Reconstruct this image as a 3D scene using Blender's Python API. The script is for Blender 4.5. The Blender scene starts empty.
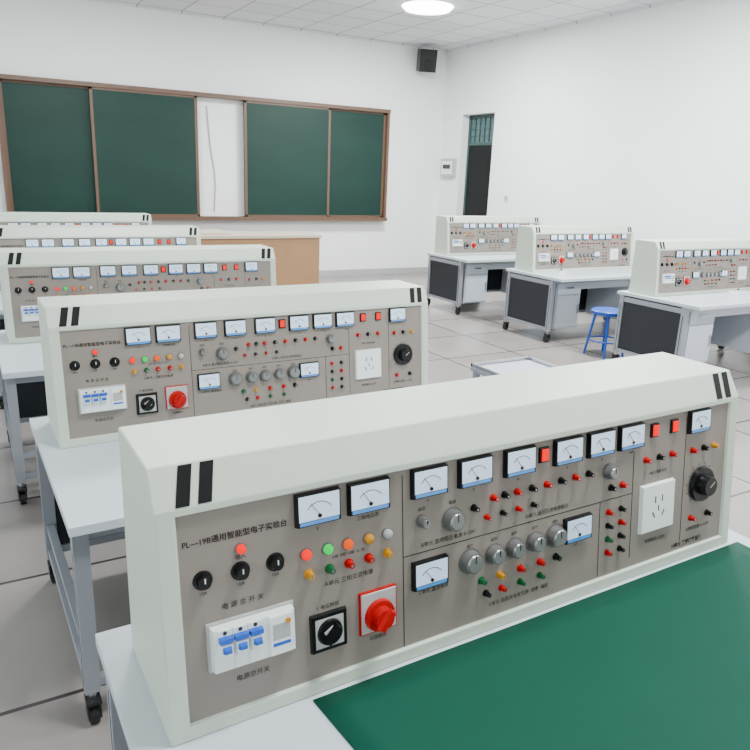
import bpy, math
from mathutils import Matrix, Vector

# ------------------------------------------------------------------ materials
def srgb(r,g,b):
    def f(c):
        c/=255.0
        return c/12.92 if c<=0.04045 else ((c+0.055)/1.055)**2.4
    return (f(r),f(g),f(b),1)

def mat(name,col,rough=0.5,metal=0.0,emit=0.0,noise=0.0,nscale=40,bump=0.0,bscale=400,spec=0.5,coat=0.0,ecol=None,stretch=None):
    m=bpy.data.materials.new(name); m.use_nodes=True
    nt=m.node_tree; b=nt.nodes['Principled BSDF']
    b.inputs['Base Color'].default_value=col
    b.inputs['Roughness'].default_value=rough
    b.inputs['Metallic'].default_value=metal
    b.inputs['Specular IOR Level'].default_value=spec
    if coat:
        b.inputs['Coat Weight'].default_value=coat
    if emit:
        b.inputs['Emission Color'].default_value=ecol or col
        b.inputs['Emission Strength'].default_value=emit
    if noise or bump:
        tc=nt.nodes.new('ShaderNodeTexCoord')
    if noise:
        n=nt.nodes.new('ShaderNodeTexNoise'); n.inputs['Scale'].default_value=nscale; n.inputs['Detail'].default_value=4
        src=tc.outputs['Object']
        if stretch:
            mp=nt.nodes.new('ShaderNodeMapping'); mp.inputs['Scale'].default_value=stretch
            nt.links.new(src,mp.inputs['Vector']); src=mp.outputs['Vector']
        nt.links.new(src,n.inputs['Vector'])
        mx=nt.nodes.new('ShaderNodeMix'); mx.data_type='RGBA'
        mx.inputs[6].default_value=tuple(c*(1-noise) for c in col[:3])+(1,)
        mx.inputs[7].default_value=tuple(min(1,c*(1+noise)) for c in col[:3])+(1,)
        nt.links.new(n.outputs['Fac'],mx.inputs[0]); nt.links.new(mx.outputs[2],b.inputs['Base Color'])
    if bump:
        n2=nt.nodes.new('ShaderNodeTexNoise'); n2.inputs['Scale'].default_value=bscale
        nt.links.new(tc.outputs['Object'],n2.inputs['Vector'])
        bp=nt.nodes.new('ShaderNodeBump'); bp.inputs['Strength'].default_value=bump; bp.inputs['Distance'].default_value=0.002
        nt.links.new(n2.outputs['Fac'],bp.inputs['Height']); nt.links.new(bp.outputs['Normal'],b.inputs['Normal'])
    return m

def tilemat(name,c1,c2,cm,size,mortar,rough,offx=0,offy=0,noise=0.0):
    m=bpy.data.materials.new(name); m.use_nodes=True
    nt=m.node_tree; b=nt.nodes['Principled BSDF']
    tc=nt.nodes.new('ShaderNodeTexCoord'); mp=nt.nodes.new('ShaderNodeMapping')
    mp.inputs['Location'].default_value=(offx,offy,0)
    br=nt.nodes.new('ShaderNodeTexBrick'); br.offset=0; br.squash=1
    br.inputs['Color1'].default_value=c1; br.inputs['Color2'].default_value=c2; br.inputs['Mortar'].default_value=cm
    br.inputs['Scale'].default_value=1; br.inputs['Brick Width'].default_value=size; br.inputs['Row Height'].default_value=size
    br.inputs['Mortar Size'].default_value=mortar; br.inputs['Mortar Smooth'].default_value=0.1
    nt.links.new(tc.outputs['Object'],mp.inputs['Vector']); nt.links.new(mp.outputs['Vector'],br.inputs['Vector'])
    out=br.outputs['Color']
    if noise:
        n=nt.nodes.new('ShaderNodeTexNoise'); n.inputs['Scale'].default_value=3; n.inputs['Detail'].default_value=6
        nt.links.new(tc.outputs['Object'],n.inputs['Vector'])
        mr=nt.nodes.new('ShaderNodeMapRange'); mr.inputs['To Min'].default_value=1-noise; mr.inputs['To Max'].default_value=1+noise
        nt.links.new(n.outputs['Fac'],mr.inputs['Value'])
        vm=nt.nodes.new('ShaderNodeVectorMath'); vm.operation='SCALE'
        nt.links.new(out,vm.inputs[0]); nt.links.new(mr.outputs['Result'],vm.inputs['Scale']); out=vm.outputs[0]
    nt.links.new(out,b.inputs['Base Color'])
    b.inputs['Roughness'].default_value=rough
    return m

M={}
M['housing']=mat('powder_coat_pale_green',srgb(190,201,186),0.38,bump=0.25,bscale=500)
M['panel']=mat('panel_warm_grey',srgb(131,123,115),0.45,noise=0.05,nscale=9)
M['black']=mat('black_plastic',srgb(10,10,12),0.3,spec=0.35)
M['stripe']=mat('black_stripe_paint',srgb(12,13,15),0.6,spec=0.2)
M['ink']=mat('dark_ink',srgb(32,27,27),0.7,spec=0.2)
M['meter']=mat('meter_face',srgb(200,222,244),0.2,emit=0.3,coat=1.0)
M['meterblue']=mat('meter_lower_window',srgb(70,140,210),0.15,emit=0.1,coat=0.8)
M['silver']=mat('knob_silver',srgb(110,110,109),0.4,metal=0.4)
M['silver2']=mat('knob_cap',srgb(138,140,140),0.3,metal=0.6)
M['red']=mat('red_plastic',srgb(170,0,4),0.35,spec=0.3)
M['redlit']=mat('red_lit',(0.3,0.0,0.0,1),0.5,emit=1.5,spec=0.1,ecol=(1,0.0,0.0,1))
M['greenlit']=mat('green_lit',(0.0,0.2,0.03,1),0.5,emit=0.75,spec=0.1,ecol=(0,1,0.12,1))
M['orangelit']=mat('orange_lit',(0.3,0.03,0.0,1),0.5,emit=1.0,spec=0.1,ecol=(1,0.10,0,1))
M['yellow']=mat('yellow_plastic',srgb(190,132,0),0.35)
M['green']=mat('green_plastic',srgb(0,84,38),0.35)
M['white']=mat('white_plastic',srgb(226,234,232),0.3)
M['blue']=mat('blue_plastic',srgb(15,85,190),0.4)
M['plate']=mat('plate_grey',srgb(168,168,168),0.35)
M['desktop']=mat('desktop_laminate',srgb(192,201,208),0.32)
M['frame']=mat('frame_aluminium_grey',srgb(150,156,164),0.38,metal=0.35)
M['darkpanel']=mat('charcoal_panel',srgb(38,41,47),0.6,noise=0.2,nscale=220,spec=0.3)
M['cabinet']=mat('cabinet_white',srgb(192,200,212),0.4)
M['gap']=mat('gap_dark',srgb(44,46,52),0.6)
M['rubber']=mat('rubber_black',srgb(18,18,20),0.6)
M['chrome']=mat('chrome',srgb(185,185,190),0.2,metal=1.0)
M['mat']=mat('green_rubber_mat',srgb(0,70,54),0.7,noise=0.05,nscale=8,spec=0.18)
M['stool']=mat('stool_blue',srgb(8,72,170),0.4)
M['board']=mat('chalkboard_green',srgb(10,46,39),0.5,noise=0.32,nscale=1.6,spec=0.3,stretch=(0.6,1,1.8))
M['boardframe']=mat('board_frame_brown',srgb(94,70,54),0.45)
M['wood']=mat('wood_tan',srgb(160,122,86),0.5,noise=0.12,nscale=6)
M['woodtop']=mat('lectern_top',srgb(192,182,163),0.45)
M['wall']=mat('wall_paint',srgb(236,237,237),0.85,noise=0.01,nscale=2)
M['trimgreen']=mat('door_green_grey',srgb(46,72,70),0.5)
M['doordark']=mat('door_dark',srgb(14,15,17),0.5,spec=0.2)
M['glassdark']=mat('transom_glass',srgb(66,94,96),0.15)
M['lampwhite']=mat('lamp_emitter',srgb(253,254,255),0.5,emit=14)
M['floor']=tilemat('floor_tiles',srgb(142,136,132),srgb(132,126,123),srgb(58,51,50),0.8,0.009,0.22,0.1,0.25,noise=0.16)
M['ceil']=tilemat('ceiling_tiles',srgb(222,222,225),srgb(214,214,218),srgb(150,150,156),0.6,0.010,0.85,0.1,0.1)

# ------------------------------------------------------------------ mesh builder
class MB:
    def __init__(s): s.v=[];s.f=[];s.m=[];s.sm=[];s.mats=[]
    def mi(s,k):
        if k not in s.mats: s.mats.append(k)
        return s.mats.index(k)
    def add(s,vs,fs,k,smooth=False):
        o=len(s.v); s.v+= [tuple(p) for p in vs]; i=s.mi(k)
        for f in fs:
            s.f.append([a+o for a in f]); s.m.append(i); s.sm.append(smooth)
    def box(s,x0,x1,y0,y1,z0,z1,k,T=None):
        vs=[(x,y,z) for z in (z0,z1) for y in (y0,y1) for x in (x0,x1)]
        if T: vs=[T@Vector(p) for p in vs]
        s.add(vs,[(0,2,3,1),(4,5,7,6),(0,1,5,4),(2,6,7,3),(0,4,6,2),(1,3,7,5)],k)
    def cyl(s,p0,p1,r0,r1,k,seg=16):
        p0=Vector(p0);p1=Vector(p1);d=(p1-p0).normalized()
        a=d.orthogonal().normalized();b=d.cross(a)
        vs=[];n=seg
        for p,r in ((p0,r0),(p1,r1)):
            for i in range(n):
                t=2*math.pi*i/n; vs.append(p+a*(r*math.cos(t))+b*(r*math.sin(t)))
        s.add(vs,[(i,(i+1)%n,n+(i+1)%n,n+i) for i in range(n)],k,True)
        o=[tuple(range(n-1,-1,-1)),tuple(range(n,2*n))]
        s.add(vs,o,k)
    def mesh(s,name):
        me=bpy.data.meshes.new(name); me.from_pydata(s.v,[],s.f)
        for k in s.mats: me.materials.append(M[k])
        me.polygons.foreach_set('material_index',s.m)
        me.polygons.foreach_set('use_smooth',s.sm); me.update()
        return me

def obj(name,me,loc=(0,0,0),rz=0,parent=None,bevel=0,seg=2):
    o=bpy.data.objects.new(name,me); bpy.context.scene.collection.objects.link(o)
    o.location=loc; o.rotation_euler=(0,0,rz)
    if parent: o.parent=parent
    if bevel:
        b=o.modifiers.new('bevel','BEVEL'); b.width=bevel; b.segments=seg; b.limit_method='ANGLE'; b.angle_limit=math.radians(25)
        b.harden_normals=False
    return o

# ------------------------------------------------------------------ console
W=1.58; H=0.49
def housing_mesh():
    prof=[(0.22,0.0),(0.22,H),(0.0,H),(-0.040,0.425),(-0.088,0.0)]
    vs=[(0,y,z) for y,z in prof]+[(W,y,z) for y,z in prof]
    mb=MB()
    mb.add(vs,[(0,1,2,3,4),(9,8,7,6,5),(0,5,6,1),(1,6,7,2),(2,7,8,3),(0,4,9,5)],'housing')
    def P(x,z,d=0):
        t=(0.425-z)/0.425; y=-0.040-0.048*t
        return (x,y+0.994*d,z-0.11*d)
    xs=(0,0.035,W-0.035,W); zs=(0,0.028,0.412,0.425)
    R=0.007
    o=[P(0,0),P(W,0),P(W,0.425),P(0,0.425)]
    i=[P(xs[1],zs[1]),P(xs[2],zs[1]),P(xs[2],zs[2]),P(xs[1],zs[2])]
    r=[P(xs[1],zs[1],R),P(xs[2],zs[1],R),P(xs[2],zs[2],R),P(xs[1],zs[2],R)]
    allv=o+i+r
    fs=[]
    for a in range(4):
        b=(a+1)%4
        fs.append((a,b,4+b,4+a)); fs.append((4+a,4+b,8+b,8+a))
    mb.add(allv,fs,'housing')
    mb.add(r,[(0,1,2,3)],'panel')
    me=mb.mesh('console_housing_mesh')
    import bmesh
    bm=bmesh.new(); bm.from_mesh(me); bmesh.ops.remove_doubles(bm,verts=bm.verts,dist=0.0002)
    bmesh.ops.recalc_face_normals(bm,faces=bm.faces); bm.to_mesh(me); bm.free()
    return me

def PP(x,z,h):
    z=z-0.005
    t=(0.425-z)/0.425; y=-0.040-0.048*t+0.994*0.007
    return (x,y-0.994*h,z-0.11*0.007+0.11*h)

def text_mesh(s,size,bold=0.0):
    cu=bpy.data.curves.new('t','FONT'); cu.body=s; cu.size=size; cu.offset=bold; cu.resolution_u=2
    o=bpy.data.objects.new('t',cu); bpy.context.scene.collection.objects.link(o)
    bpy.context.view_layer.update()
    dg=bpy.context.evaluated_depsgraph_get()
    me=bpy.data.meshes.new_from_object(o.evaluated_get(dg))
    vs=[(v.co.x,v.co.y) for v in me.vertices]; fs=[tuple(p.vertices) for p in me.polygons]
    bpy.data.objects.remove(o); bpy.data.curves.remove(cu); bpy.data.meshes.remove(me)
    return vs,fs

def panel_mesh():
    mb=MB()
    def box(cx,cz,w,h,h0,h1,k,ch=0.0,rot=0.0):
        vs=[]
        for hh,c in ((h0,0),(h1,ch)):
            for sx,sz in ((-1,-1),(1,-1),(1,1),(-1,1)):
                dx=sx*(w/2-c);dz=sz*(h/2-c)
                vs.append(PP(cx+dx*math.cos(rot)-dz*math.sin(rot),cz+dx*math.sin(rot)+dz*math.cos(rot),hh))
        mb.add(vs,[(4,5,6,7),(0,1,5,4),(1,2,6,5),(2,3,7,6),(3,0,4,7)],k)
    def cyl(cx,cz,r0,r1,h0,h1,k,n=20):
        vs=[]
        for hh,r in ((h0,r0),(h1,r1)):
            for i in range(n):
                t=2*math.pi*i/n; vs.append(PP(cx+r*math.cos(t),cz+r*math.sin(t),hh))
        mb.add(vs,[(i,(i+1)%n,n+(i+1)%n,n+i) for i in range(n)],k,True)
        mb.add(vs,[tuple(range(n,2*n))],k)
    def line(x0,z0,x1,z1,w=0.0016,k='ink'):
        L=math.hypot(x1-x0,z1-z0)
        box((x0+x1)/2,(z0+z1)/2,L,w,0,0.0006,k,0,math.atan2(z1-z0,x1-x0))
    def text(s,x,z,size,k='ink',center=True,bold=0.0):
        vs,fs=text_mesh(s,size,bold)
        if not vs: return
        w=max(v[0] for v in vs)+min(v[0] for v in vs)
        off=-w/2 if center else 0
        mb.add([PP(x+off+a,z+b,0.0008) for a,b in vs],fs,k)
    def meter(cx,cz,w=0.088,h=0.062):
        box(cx,cz,w,h,0,0.012,'black',0.002)
        box(cx,cz+0.004,w-0.009,h-0.016,0.012,0.0125,'meter')
        box(cx,cz-h/2+0.0075,w-0.012,0.007,0.012,0.0128,'meterblue')
        n=10;px=None
        for i in range(n+1):
            t=math.radians(145-110*i/n); r=0.028
            x=cx+r*math.cos(t)*1.05; z=cz-0.014+r*math.sin(t)
            if px:
                L=math.hypot(x-px[0],z-px[1])
                box((x+px[0])/2,(z+px[1])/2,L,0.0012,0.0125,0.013,'ink',0,math.atan2(z-px[1],x-px[0]))
            px=(x,z)
        t=math.radians(128)
        box(cx+0.014*math.cos(t),cz-0.010+0.014*math.sin(t),0.028,0.001,0.0125,0.0132,'red',0,t)
        cyl(cx,cz-0.013,0.004,0.004,0.0125,0.0145,'black',10)
    def knob(cx,cz,r=0.021):
        cyl(cx,cz,r*1.18,r*1.18,0,0.002,'silver')
        cyl(cx,cz,r,r*0.9,0.002,0.020,'silver')
        cyl(cx,cz,r*0.78,r*0.7,0.020,0.023,'silver2')
        box(cx,cz+r*0.4,0.002,r*0.7,0.023,0.0238,'ink')
    def bknob(cx,cz,r=0.0155):
        cyl(cx,cz,r*1.15,r*1.1,0,0.003,'black'); cyl(cx,cz,r*0.8,r*0.7,0.003,0.016,'black')
        box(cx,cz+r*0.3,0.002,r*0.6,0.016,0.0165,'white')
    def jack(cx,cz,k,r=0.0085):
        cyl(cx,cz,r*1.15,r*1.1,0,0.003,k,14); cyl(cx,cz,r*0.85,r*0.7,0.003,0.016,k,14)
        cyl(cx,cz,r*0.35,r*0.35,0.016,0.0163,'chrome',8)
    def led(cx,cz,k,r=0.0105):
        cyl(cx,cz,r*1.15,r*1.15,0,0.003,'silver',14); cyl(cx,cz,r*0.95,r*0.9,0.003,0.009,k,14); cyl(cx,cz,r*0.9,r*0.3,0.009,0.012,k,14)
    def toggle(cx,cz,k='redlit'):
        box(cx,cz,0.028,0.036,0,0.006,'black',0.001); box(cx,cz,0.019,0.027,0.006,0.010,k,0.001)
    # ---- left section
    text('PL—19B通用智能型电子实验台',0.043,0.358,0.0142,'ink',False,0.0002)
    led(0.145,0.335,'redlit',0.009); text('输入',0.145,0.316,0.010)
    for x in (0.075,0.143,0.209): bknob(x,0.293); text('10A',x,0.266,0.009)
    text('电 源 总 开 关',0.145,0.230,0.013)
    # breaker
    box(0.157,0.165,0.166,0.092,0,0.006,'plate',0.001)
    box(0.157,0.165,0.156,0.083,0.006,0.022,'white',0.002)
    for i in range(3):
        x=0.101+i*0.028
        box(x,0.165,0.026,0.078,0.022,0.024,'white',0.001)
        box(x,0.168,0.025,0.028,0.024,0.033,'white',0.002)
        box(x,0.187,0.025,0.010,0.024,0.0345,'blue',0.001)
        box(x,0.171,0.016,0.011,0.033,0.042,'blue',0.002)
        cyl(x,0.198,0.004,0.004,0.024,0.0245,'gap',8)
    box(0.205,0.165,0.046,0.078,0.022,0.027,'white',0.002)
    box(0.205,0.172,0.034,0.030,0.027,0.0275,'plate'); box(0.205,0.148,0.034,0.006,0.027,0.0278,'blue')
    cyl(0.218,0.190,0.005,0.005,0.027,0.030,'yellow',10)
    text('电源总开关',0.157,0.085,0.013)
    # ---- second section
    meter(0.296,0.380,0.092,0.064); meter(0.405,0.380,0.092,0.064)
    text('V',0.296,0.334,0.011); text('三相电压表',0.405,0.334,0.010)
    for x,k in ((0.270,'redlit'),(0.315,'greenlit'),(0.358,'orangelit'),(0.404,'yellow'),(0.447,'plate')): led(x,0.293,k)
    for x,k in ((0.275,'yellow'),(0.318,'green'),(0.360,'red'),(0.404,'red'),(0.447,'yellow')): jack(x,0.252,k)
    text('A相  B相  C相  N  PE',0.36,0.270,0.008)
    text('A单元 三相交流电源',0.36,0.218,0.012)
    box(0.311,0.128,0.078,0.078,0,0.008,'black',0.002); box(0.311,0.128,0.060,0.060,0.008,0.0085,'plate')
    cyl(0.311,0.128,0.027,0.025,0.0085,0.014,'black',24)
    box(0.311,0.128,0.042,0.015,0.014,0.030,'black',0.002,math.radians(45)); box(0.311,0.128,0.022,0.022,0.014,0.016,'plate',0.001,math.radians(30))
    box(0.422,0.138,0.086,0.090,0,0.006,'red',0.001); box(0.422,0.138,0.080,0.084,0.006,0.008,'plate',0.001)
    text('AC 380V',0.422,0.168,0.008)
    cyl(0.422,0.130,0.034,0.032,0.008,0.016,'red',24); cyl(0.422,0.130,0.022,0.020,0.016,0.034,'red',24)
    box(0.422,0.130,0.048,0.018,0.034,0.044,'red',0.003,math.radians(50))
    text('V 电压换相',0.311,0.174,0.010); text('可调输出',0.422,0.076,0.010)
    # ---- dividers
    line(0.485,0.035,0.485,0.405)
    line(0.485,0.232,1.17,0.232); line(1.055,0.04,1.055,0.232); line(1.17,0.06,1.17,0.34)
    line(1.37,0.06,1.37,0.40)
    # ---- upper middle
    for x in (0.547,0.665,0.789,0.936,1.044,1.150): meter(x,0.382)
    meter(1.414,0.384,0.084)
    toggle(0.863,0.384); toggle(1.240,0.384); toggle(1.316,0.384)
    for x,s in ((0.547,'V'),(0.665,'V'),(0.789,'A'),(0.940,'V'),(1.054,'A'),(1.160,'mA')): text(s,x,0.337,0.010)
    knob(0.608,0.287,0.023); knob(1.080,0.305,0.018); knob(0.53,0.30,0.012)
    for x,k in ((0.665,'black'),(0.718,'red'),(0.750,'black'),(0.786,'red'),(0.83,'black'),(0.875,'red'),(0.92,'black'),(0.965,'red'),(1.01,'black')):
        jack(x,0.312 if x>0.7 else 0.30,k,0.0075)
    for x,k in ((0.70,'red'),(0.745,'black'),(0.79,'red'),(0.835,'black')): jack(x,0.272,k,0.006)
    text('B单元 直流稳压电源 0~30V',0.60,0.243,0.012); text('D单元 低压交流电源输出',0.88,0.243,0.012)
    text('粗调',0.608,0.321,0.009); text('细调',0.53,0.322,0.009)
    # ---- lower middle
    meter(0.548,0.185); meter(0.975,0.185)
    text('C单元 直流电源',0.56,0.140,0.011)
    for x in (0.655,0.722,0.780,0.842,0.905): knob(x,0.182,0.025 if x in(0.655,0.905) else 0.021); text('调节',x,0.212,0.009)
    for x,k in ((0.687,'green'),(0.74,'yellow'),(0.80,'red'),(0.86,'red'),(0.91,'black')): jack(x,0.128,k,0.008)
    for x,k in ((0.70,'black'),(0.745,'red'),(0.80,'green'),(0.86,'green')): jack(x,0.095,k,0.007)
    text('E单元 函数信号发生器  频率  幅度',0.80,0.060,0.012)
    text('mA',0.975,0.140,0.010)
    for x,k in ((1.09,'black'),(1.13,'red')): jack(x,0.262,k,0.008)
    for z,k in ((0.20,'red'),(0.165,'black'),(0.13,'green'),(0.095,'red')):
        jack(1.085,z,k,0.007); jack(1.13,z,'red' if k=='black' else 'black',0.007)
    for x,k in ((1.215,'red'),(1.265,'black'),(1.315,'red')): jack(x,0.310,k,0.008)
    text('F单元 智能电源',1.265,0.268,0.010)
    # ---- socket
    box(1.262,0.180,0.128,0.128,0,0.010,'white',0.003)
    for dx in (-0.022,0.022): box(1.262+dx*0.6,0.202,0.004,0.018,0.010,0.0104,'gap')
    for dx,r in ((-0.018,0.5),(0.018,-0.5)): box(1.262+dx,0.162,0.004,0.018,0.010,0.0104,'gap',0,r)
    box(1.262,0.177,0.004,0.016,0.010,0.0104,'gap')
    text('单相输出 220V',1.265,0.085,0.012)
    # ---- right
    cyl(1.443,0.205,0.052,0.052,0,0.001,'silver',28); cyl(1.443,0.205,0.048,0.046,0.001,0.012,'black',28); cyl(1.443,0.205,0.028,0.025,0.012,0.034,'black',24)
    box(1.448,0.210,0.022,0.0025,0.034,0.0345,'plate',0,0.6)
    for i in range(12):
        t=math.radians(-50+25*i); box(1.443+0.056*math.cos(t),0.205+0.056*math.sin(t),0.006,0.0012,0,0.0006,'ink',0,t)
    for x,k in ((1.40,'red'),(1.447,'black'),(1.49,'yellow')): jack(x,0.305,k,0.008)
    jack(1.41,0.115,'red',0.008); jack(1.48,0.115,'black',0.008)
    text('自耦调压器 0~250V',1.443,0.080,0.012)
    text('H单元 教学仪器设备',1.40,0.045,0.014,bold=0.0004)
    # stripes on hood (two slanted bars at each end)
    def hood(x,t,h=0.0012):
        y=0.0-0.040*t; z=H-(H-0.425)*t
        return (x,y-0.85*h,z+0.53*h)
    for x0 in (0.040,0.078,W-0.092,W-0.054):
        vs=[hood(x0+0.012,0.05),hood(x0+0.036,0.05),hood(x0+0.020,0.97),hood(x0-0.004,0.97)]
        mb.add(vs,[(3,2,1,0)],'stripe')
    return mb.mesh('console_panel_mesh')

hm=housing_mesh(); pm=panel_mesh()
TZ=0.71
def console(x,y,rz=0):
    o=obj('electronics_test_console',hm,(x,y,TZ),rz,bevel=0.009,seg=3)
    obj('control_panel',pm,parent=o)
    return o

# ------------------------------------------------------------------ desks
def caster(mb,x,y):
    mb.cyl((x,y,0.095),(x,y,0.13),0.012,0.012,'chrome',10)
    mb.box(x-0.022,x+0.022,y-0.028,y+0.028,0.082,0.095,'rubber')
    mb.box(x-0.020,x-0.015,y-0.025,y+0.025,0.03,0.085,'rubber'); mb.box(x+0.015,x+0.020,y-0.025,y+0.025,0.03,0.085,'rubber')
    mb.cyl((x-0.014,y+0.008,0.034),(x+0.014,y+0.008,0.034),0.034,0.034,'rubber',20)
def desk_mesh(side_panel):
    mb=MB()
    x0,x1,y1=-0.06,1.66,0.30
    y0=-0.60 if side_panel else -0.70
    mb.box(x0,x1,y0,y1,TZ-0.028,TZ,'desktop')
    p=0.045
    yf=y0+(0.14 if side_panel else 0.04); yb=y1-0.03-p
    for x in (x0+0.01,x1-0.01-p):
        for y in (yf,yb):
            mb.box(x,x+p,y,y+p,0.125,TZ-0.028,'frame'); caster(mb,x+p/2,y+p/2)
            for g in (0,1):
                xx=x-0.0006 if g==0 else x+p-0.0004
                mb.box(xx,xx+0.001,y+p/2-0.004,y+p/2+0.004,0.14,0.60,'gap')
        ys=(yf+p,yb)
        mb.box(x+0.005,x+p-0.005,ys[0],ys[1],0.62,0.665,'frame')
        mb.box(x+0.005,x+p-0.005,ys[0],ys[1],0.135,0.165,'frame')
        if side_panel:
            mb.box(x+0.014,x+p-0.014,ys[0],ys[1],0.165,0.62,'darkpanel')
        else:
            mb.box(x+0.008,x+p-0.008,ys[0],ys[1],0.25,0.275,'frame')
    mb.box(x0+0.055,x1-0.055,y1-0.07,y1-0.04,0.62,0.665,'frame')
    mb.box(x0+0.055,x1-0.055,yf+0.01,yf+0.04,0.64,0.68,'frame')
    mb.box(x0+0.055,x1-0.055,y1-0.07,y1-0.04,0.14,0.17,'frame')
    mb.box(x0+0.055,x1-0.055,y1-0.062,y1-0.05,0.17,0.62,'darkpanel')
    yc=yf+0.03
    def cab(a,b):
        yy=yc if side_panel else yc+0.1
        mb.box(a,b,yy+0.014,y1-0.10,0.14,0.66,'cabinet')
        mb.box(a+0.012,b-0.012,yy,yy+0.014,0.156,0.50,'cabinet')
        mb.box(a+0.012,b-0.012,yy,yy+0.014,0.512,0.644,'cabinet')
        mb.box((a+b)/2-0.05,(a+b)/2+0.05,yy-0.016,yy,0.58,0.592,'chrome')
        mb.box(b-0.045,b-0.033,yy-0.016,yy,0.30,0.40,'chrome')
    if side_panel:
        cab(0.06,0.42); cab(1.18,1.54)
        mb.box(0.42,1.18,yc+0.02,y1-0.1,0.56,0.64,'cabinet')
    else:
        cab(1.18,1.54); cab(0.80,1.17)
        # double lower foot rail along the front
        mb.box(x0+0.055,x1-0.055,yf+0.008,yf+0.037,0.14,0.168,'frame')
        mb.box(x0+0.055,x1-0.055,yf+0.008,yf+0.037,0.25,0.278,'frame')
    return mb.mesh('lab_desk_mesh')
dA=desk_mesh(False); dB=desk_mesh(True)

FX=[0.215,0.203,0.135,0.120,0.085]
FY=[1.11,2.62,4.33,5.97,7.60]
yaw=[math.radians(1.0),math.radians(1.3),0,0,0]
for x,y,a in zip(FX,FY,yaw):
    obj('lab_desk',dA,(x,y,0),a,bevel=0.003,seg=1); console(x,y,a)
XR=5.38
for y in FY[2:]:
    obj('lab_desk',dB,(XR,y,0),0,bevel=0.003,seg=1); console(XR,y,0)

# green mat on first desk
mb=MB()
nx,ny=24,10
a=Matrix.Rotation(math.radians(1.0),4,'Z')
vs=[];th=0.003
for k in (0,1):
    for j in range(ny+1):
        for i in range(nx+1):
            x=0.265+1.34*i/nx+0.05*(1-j/ny)*(1-i/nx); y=-0.690+0.590*j/ny
            z=TZ+0.0005+k*th+0.0012*math.sin(i*0.9)*math.sin(j*0.6)*k
            p=a@Vector((x,y,0)); vs.append((FX[0]+p.x,FY[0]+p.y,z))
N=(nx+1)*(ny+1); fs=[]
for j in range(ny):
    for i in range(nx):
        q=j*(nx+1)+i; fs.append((N+q,N+q+1,N+q+nx+2,N+q+nx+1)); fs.append((q+nx+1,q+nx+2,q+1,q))
def rim(seq):
    for s,t in zip(seq[:-1],seq[1:]): fs.append((s,t,N+t,N+s))
rim(list(range(nx+1))); rim([nx+(nx+1)*j for j in range(ny+1)]); rim([N-1-i for i in range(nx+1)]); rim([(nx+1)*(ny-j) for j in range(ny+1)])
mb.add(vs,fs,'mat',True); obj('green_desk_mat',mb.mesh('mat_mesh'))

# ------------------------------------------------------------------ stool
def stool(x,y):
    mb=MB()
    mb.cyl((0,0,0.43),(0,0,0.46),0.165,0.172,'stool',32); mb.cyl((0,0,0.46),(0,0,0.472),0.172,0.155,'stool',32)
    for i in range(4):
        t=math.radians(45+90*i); c,s=math.cos(t),math.sin(t)
        mb.cyl((0.12*c,0.12*s,0.43),(0.19*c,0.19*s,0.0),0.014,0.012,'stool',10)
    n=24
    for i in range(n):
        t0=2*math.pi*i/n;t1=2*math.pi*(i+1)/n;r=0.165
        mb.cyl((r*math.cos(t0),r*math.sin(t0),0.16),(r*math.cos(t1),r*math.sin(t1),0.16),0.008,0.008,'stool',8)
    obj('round_stool',mb.mesh('stool_mesh'),(x,y,0))
stool(5.52,4.88)

# small plastic parts boxes on the right hand desks
for (x,y,k) in ((5.62,5.72,'white'),(6.35,4.10,'white'),(6.75,4.12,'red')):
    mb=MB(); mb.box(-0.07,0.07,-0.045,0.045,0,0.035,k); mb.box(-0.06,0.06,-0.035,0.035,0.035,0.042,'plate')
    mb.cyl((0.03,0,0.042),(0.03,0,0.055),0.010,0.009,'black',12)
    obj('component_box',mb.mesh('component_box_mesh'),(x,y,TZ),0.2,bevel=0.003,seg=1)

# ------------------------------------------------------------------ trolley between rows
mb=MB()
mb.box(0,0.42,0,0.45,0.66,0.685,'frame'); mb.box(0.02,0.40,0.02,0.43,0.685,0.69,'cabinet')
for (a0,b0,a1,b1) in ((0,0,0.42,0.015),(0,0.435,0.42,0.45),(0,0,0.015,0.45),(0.405,0,0.42,0.45)): mb.box(a0,a1,b0,b1,0.685,0.705,'chrome')
for x in (0.01,0.38):
    for y in (0.01,0.41): mb.box(x,x+0.03,y,y+0.03,0.125,0.66,'frame'); caster(mb,x+0.015,y+0.015)
mb.box(0.01,0.41,0.01,0.44,0.14,0.16,'darkpanel'); mb.box(0.01,0.41,0.01,0.44,0.40,0.415,'frame')
obj('instrument_trolley',mb.mesh('trolley_mesh'),(2.34,2.53,0),bevel=0.002,seg=1)

# ------------------------------------------------------------------ lectern
mb=MB()
mb.box(0,1.75,0,0.65,0.86,0.90,'woodtop'); mb.box(0.02,1.73,0.03,0.62,0.0,0.86,'wood')
mb.box(0.06,0.84,0.015,0.03,0.08,0.80,'wood'); mb.box(0.90,1.69,0.015,0.03,0.08,0.80,'wood')
mb.box(0.0,0.55,0.08,0.60,0.90,0.93,'woodtop')
obj('teacher_lectern',mb.mesh('lectern_mesh'),(2.28,8.45,0),bevel=0.005,seg=2)

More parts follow.
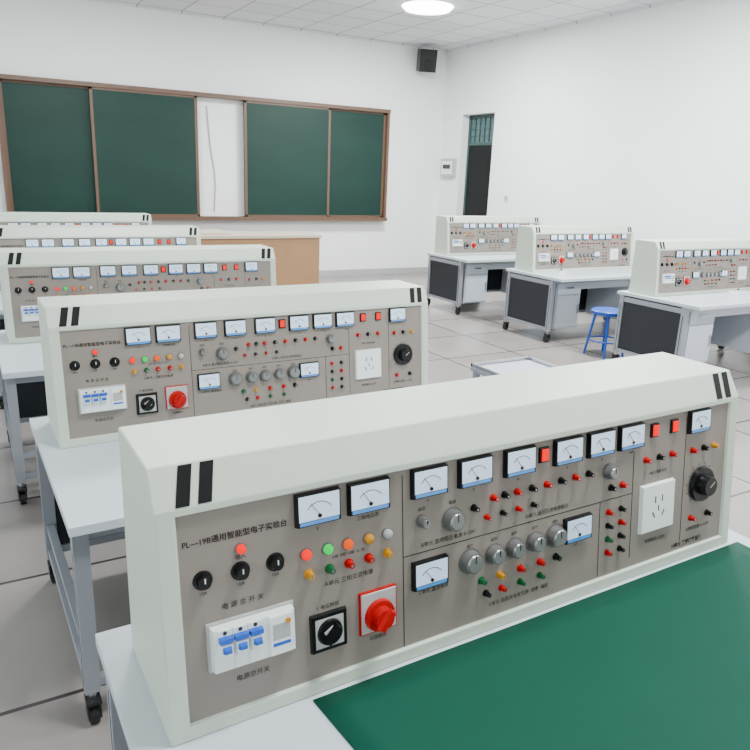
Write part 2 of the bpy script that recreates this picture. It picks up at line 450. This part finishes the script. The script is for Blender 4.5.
# ------------------------------------------------------------------ room
RX,BY,CZ=7.40,10.74,3.76
LX,FYW=-2.6,-2.6
def simple(name,bx,k,**kw):
    m=MB()
    for b in bx: m.box(*b,k)
    return obj(name,m.mesh(name+'_mesh'),**kw)
simple('floor',[(LX,RX+0.24,FYW,BY+0.24,-0.1,0)],'floor')
simple('ceiling',[(LX,RX+0.24,FYW,BY+0.24,CZ,CZ+0.1)],'ceil')
simple('wall_back',[(LX,RX+0.24,BY,BY+0.24,0,CZ)],'wall')
simple('wall_front_light_block',[(LX,RX+0.24,FYW-0.24,FYW,0,CZ)],'wall')  # unseen wall behind the camera, added to keep sky light off back wall and panels
D0,D1,DT=9.31,10.16,2.70
simple('wall_right',[(RX,RX+0.24,FYW,D0,0,CZ),(RX,RX+0.24,D1,BY,0,CZ),(RX,RX+0.24,D0,D1,DT,CZ)],'wall')
bays=[(-2.2,0.6),(1.0,3.8),(4.2,7.0),(7.4,10.2)]
lw=[(LX-0.24,LX,FYW,BY,0,0.9),(LX-0.24,LX,FYW,BY,3.2,CZ)]
ed=[FYW]+[v for b in bays for v in b]+[BY]
for i in range(0,len(ed),2): lw.append((LX-0.24,LX,ed[i],ed[i+1],0.9,3.2))
simple('wall_left',lw,'wall')
for i,(a,b) in enumerate(bays):
    x=LX-0.14; bx=[(x,x+0.05,a,a+0.05,0.9,3.2),(x,x+0.05,b-0.05,b,0.9,3.2),(x,x+0.05,a,b,0.9,0.95),(x,x+0.05,a,b,3.15,3.2),(x,x+0.05,(a+b)/2-0.025,(a+b)/2+0.025,0.9,3.2),(x,x+0.05,a,b,2.5,2.55)]
    simple('window_%d'%(i+1),bx,'white')
simple('baseboard_back',[(LX,RX-0.015,BY-0.015,BY,0,0.10)],'plate')
simple('baseboard_right',[(RX-0.015,RX,FYW,D0,0,0.10),(RX-0.015,RX,D1,BY-0.015,0,0.10)],'plate')
simple('trim_1',[(LX,RX-0.03,BY-0.03,BY,CZ-0.03,CZ)],'ceil'); simple('trim_2',[(RX-0.03,RX,FYW,BY,CZ-0.03,CZ)],'ceil')
# door
mb=MB(); dx=RX+0.14
mb.box(dx,dx+0.05,D0,D0+0.05,0,DT,'trimgreen'); mb.box(dx,dx+0.05,D1-0.05,D1,0,DT,'trimgreen')
mb.box(dx,dx+0.05,D0+0.05,D1-0.05,DT-0.05,DT,'trimgreen'); mb.box(dx,dx+0.05,D0+0.05,D1-0.05,2.22,2.27,'trimgreen')
mb.box(dx+0.02,dx+0.03,D0+0.05,D1-0.05,2.27,DT-0.05,'glassdark')
for i in range(1,6):
    y=D0+0.05+(D1-D0-0.1)*i/6; mb.box(dx+0.005,dx+0.02,y-0.008,y+0.008,2.27,DT-0.05,'trimgreen')
for z in (2.37,2.48,2.58): mb.box(dx+0.005,dx+0.018,D0+0.05,D1-0.05,z-0.007,z+0.007,'trimgreen')
mb.box(dx+0.005,dx+0.045,D0+0.05,D1-0.05,0,2.22,'doordark')
for z0,z1 in ((0.15,0.95),(1.1,2.1)):
    mb.box(dx-0.004,dx+0.005,D0+0.15,D1-0.15,z0,z1,'doordark')
mb.box(dx-0.03,dx,D0+0.09,D0+0.12,0.98,1.10,'chrome')
obj('door_1',mb.mesh('door_mesh'))

# chalkboard
mb=MB()
by=BY-0.003
bx=(0.53,1.60,3.05,3.75,5.18,6.22); z0,z1=0.985,2.675
fr=0.045
mb.box(bx[0]-fr,bx[5]+fr,by-0.14,by,z1-0.01,z1+0.045,'boardframe')
mb.box(bx[0]-fr,bx[5]+fr,by-0.16,by,z0-0.055,z0,'boardframe')
mb.box(bx[0]-fr,bx[0],by-0.12,by,z0,z1-0.01,'boardframe'); mb.box(bx[5],bx[5]+fr,by-0.12,by,z0,z1-0.01,'boardframe')
def slide(a,b,ya,yb):
    mb.box(a,b,ya+0.005,yb,z0,z1-0.01,'board')
    f=0.04
    mb.box(a,a+f,ya,ya+0.006,z0,z1-0.01,'boardframe'); mb.box(b-f,b,ya,ya+0.006,z0,z1-0.01,'boardframe')
    mb.box(a,b,ya,ya+0.006,z0,z0+0.03,'boardframe'); mb.box(a,b,ya,ya+0.006,z1-0.04,z1-0.01,'boardframe')
slide(bx[0],1.68,by-0.06,by-0.02); slide(1.60,bx[2],by-0.12,by-0.08)
slide(bx[3],bx[4],by-0.12,by-0.08); slide(5.11,bx[5],by-0.06,by-0.02)
obj('sliding_chalkboard',mb.mesh('chalkboard_mesh'))
cu=bpy.data.curves.new('cable','CURVE'); cu.dimensions='3D'; cu.bevel_depth=0.008
sp=cu.splines.new('BEZIER'); pts=[(3.22,by-0.01,2.55),(3.26,by-0.01,2.0),(3.32,by-0.01,1.55),(3.30,by-0.01,1.05)]
sp.bezier_points.add(len(pts)-1)
for p,c in zip(sp.bezier_points,pts): p.co=c; p.handle_left_type=p.handle_right_type='AUTO'
cu.materials.append(M['plate']); o=bpy.data.objects.new('wall_cable',cu); bpy.context.scene.collection.objects.link(o)

# speaker
mb=MB()
T=Matrix.Translation((6.86,BY-0.22,3.52))@Matrix.Rotation(math.radians(-18),4,'Z')@Matrix.Rotation(math.radians(10),4,'X')
mb.box(-0.14,0.14,-0.11,0.11,-0.17,0.17,'black',T); mb.box(-0.125,0.125,-0.118,-0.11,-0.155,0.155,'rubber',T)
mb.box(-0.03,0.03,0.11,0.2,-0.03,0.03,'rubber',T)
for zc,r in ((-0.06,0.09),(0.1,0.04)):
    mb.cyl(T@Vector((0,-0.118,zc)),T@Vector((0,-0.122,zc)),r,r*0.9,'black',24)
obj('wall_speaker',mb.mesh('speaker_mesh'),bevel=0.006)
mb=MB(); mb.box(RX-0.07,RX,10.24,10.62,1.70,2.00,'plate'); mb.box(RX-0.075,RX-0.07,10.27,10.59,1.74,1.96,'white'); mb.box(RX-0.08,RX-0.075,10.32,10.54,1.83,1.90,'gap')
obj('distribution_box',mb.mesh('dbox_mesh'),bevel=0.005)
mb=MB(); mb.box(RX-0.012,RX,8.80,8.90,1.36,1.46,'white'); mb.box(RX-0.016,RX-0.012,8.815,8.885,1.38,1.44,'plate')
obj('light_switch',mb.mesh('switch_mesh'))

# ceiling lamps
for i,(x,y) in enumerate([(5.35,8.25),(5.35,4.6),(5.35,0.8),(1.5,8.25),(1.5,4.6),(1.5,0.8)]):
    mb=MB(); mb.cyl((0,0,-0.01),(0,0,0),0.34,0.36,'white',40); mb.cyl((0,0,-0.05),(0,0,-0.01),0.29,0.33,'lampwhite',40)
    lo=obj('ceiling_lamp',mb.mesh('lamp_mesh'),(x,y,CZ))
    L=bpy.data.lights.new('lamp_light','AREA'); L.shape='DISK'; L.size=0.6; L.energy=270 if x>3 else 110; L.color=(0.96,0.99,0.99)
    l=bpy.data.objects.new('lamp_light',L); bpy.context.scene.collection.objects.link(l); l.parent=lo; l.location=(0,0,-0.07)

w=bpy.data.worlds.new('daylight'); bpy.context.scene.world=w; w.use_nodes=True
w.node_tree.nodes['Background'].inputs[0].default_value=(0.88,0.96,0.98,1); w.node_tree.nodes['Background'].inputs[1].default_value=3.8

# ------------------------------------------------------------------ camera
cam=bpy.data.cameras.new('camera'); cam.lens=703/750*36; cam.sensor_width=36; cam.clip_start=0.05
co=bpy.data.objects.new('camera',cam); bpy.context.scene.collection.objects.link(co)
fw=Vector((.4832,.8313,-.2734)).normalized(); rt=Vector((.8694,-.4931,.0385)); rt=(rt-fw*rt.dot(fw)).normalized(); up=rt.cross(fw)
R=Matrix((rt,up,-fw)).transposed()
co.matrix_world=Matrix.Translation((0,0,1.68))@R.to_4x4()
bpy.context.scene.camera=co
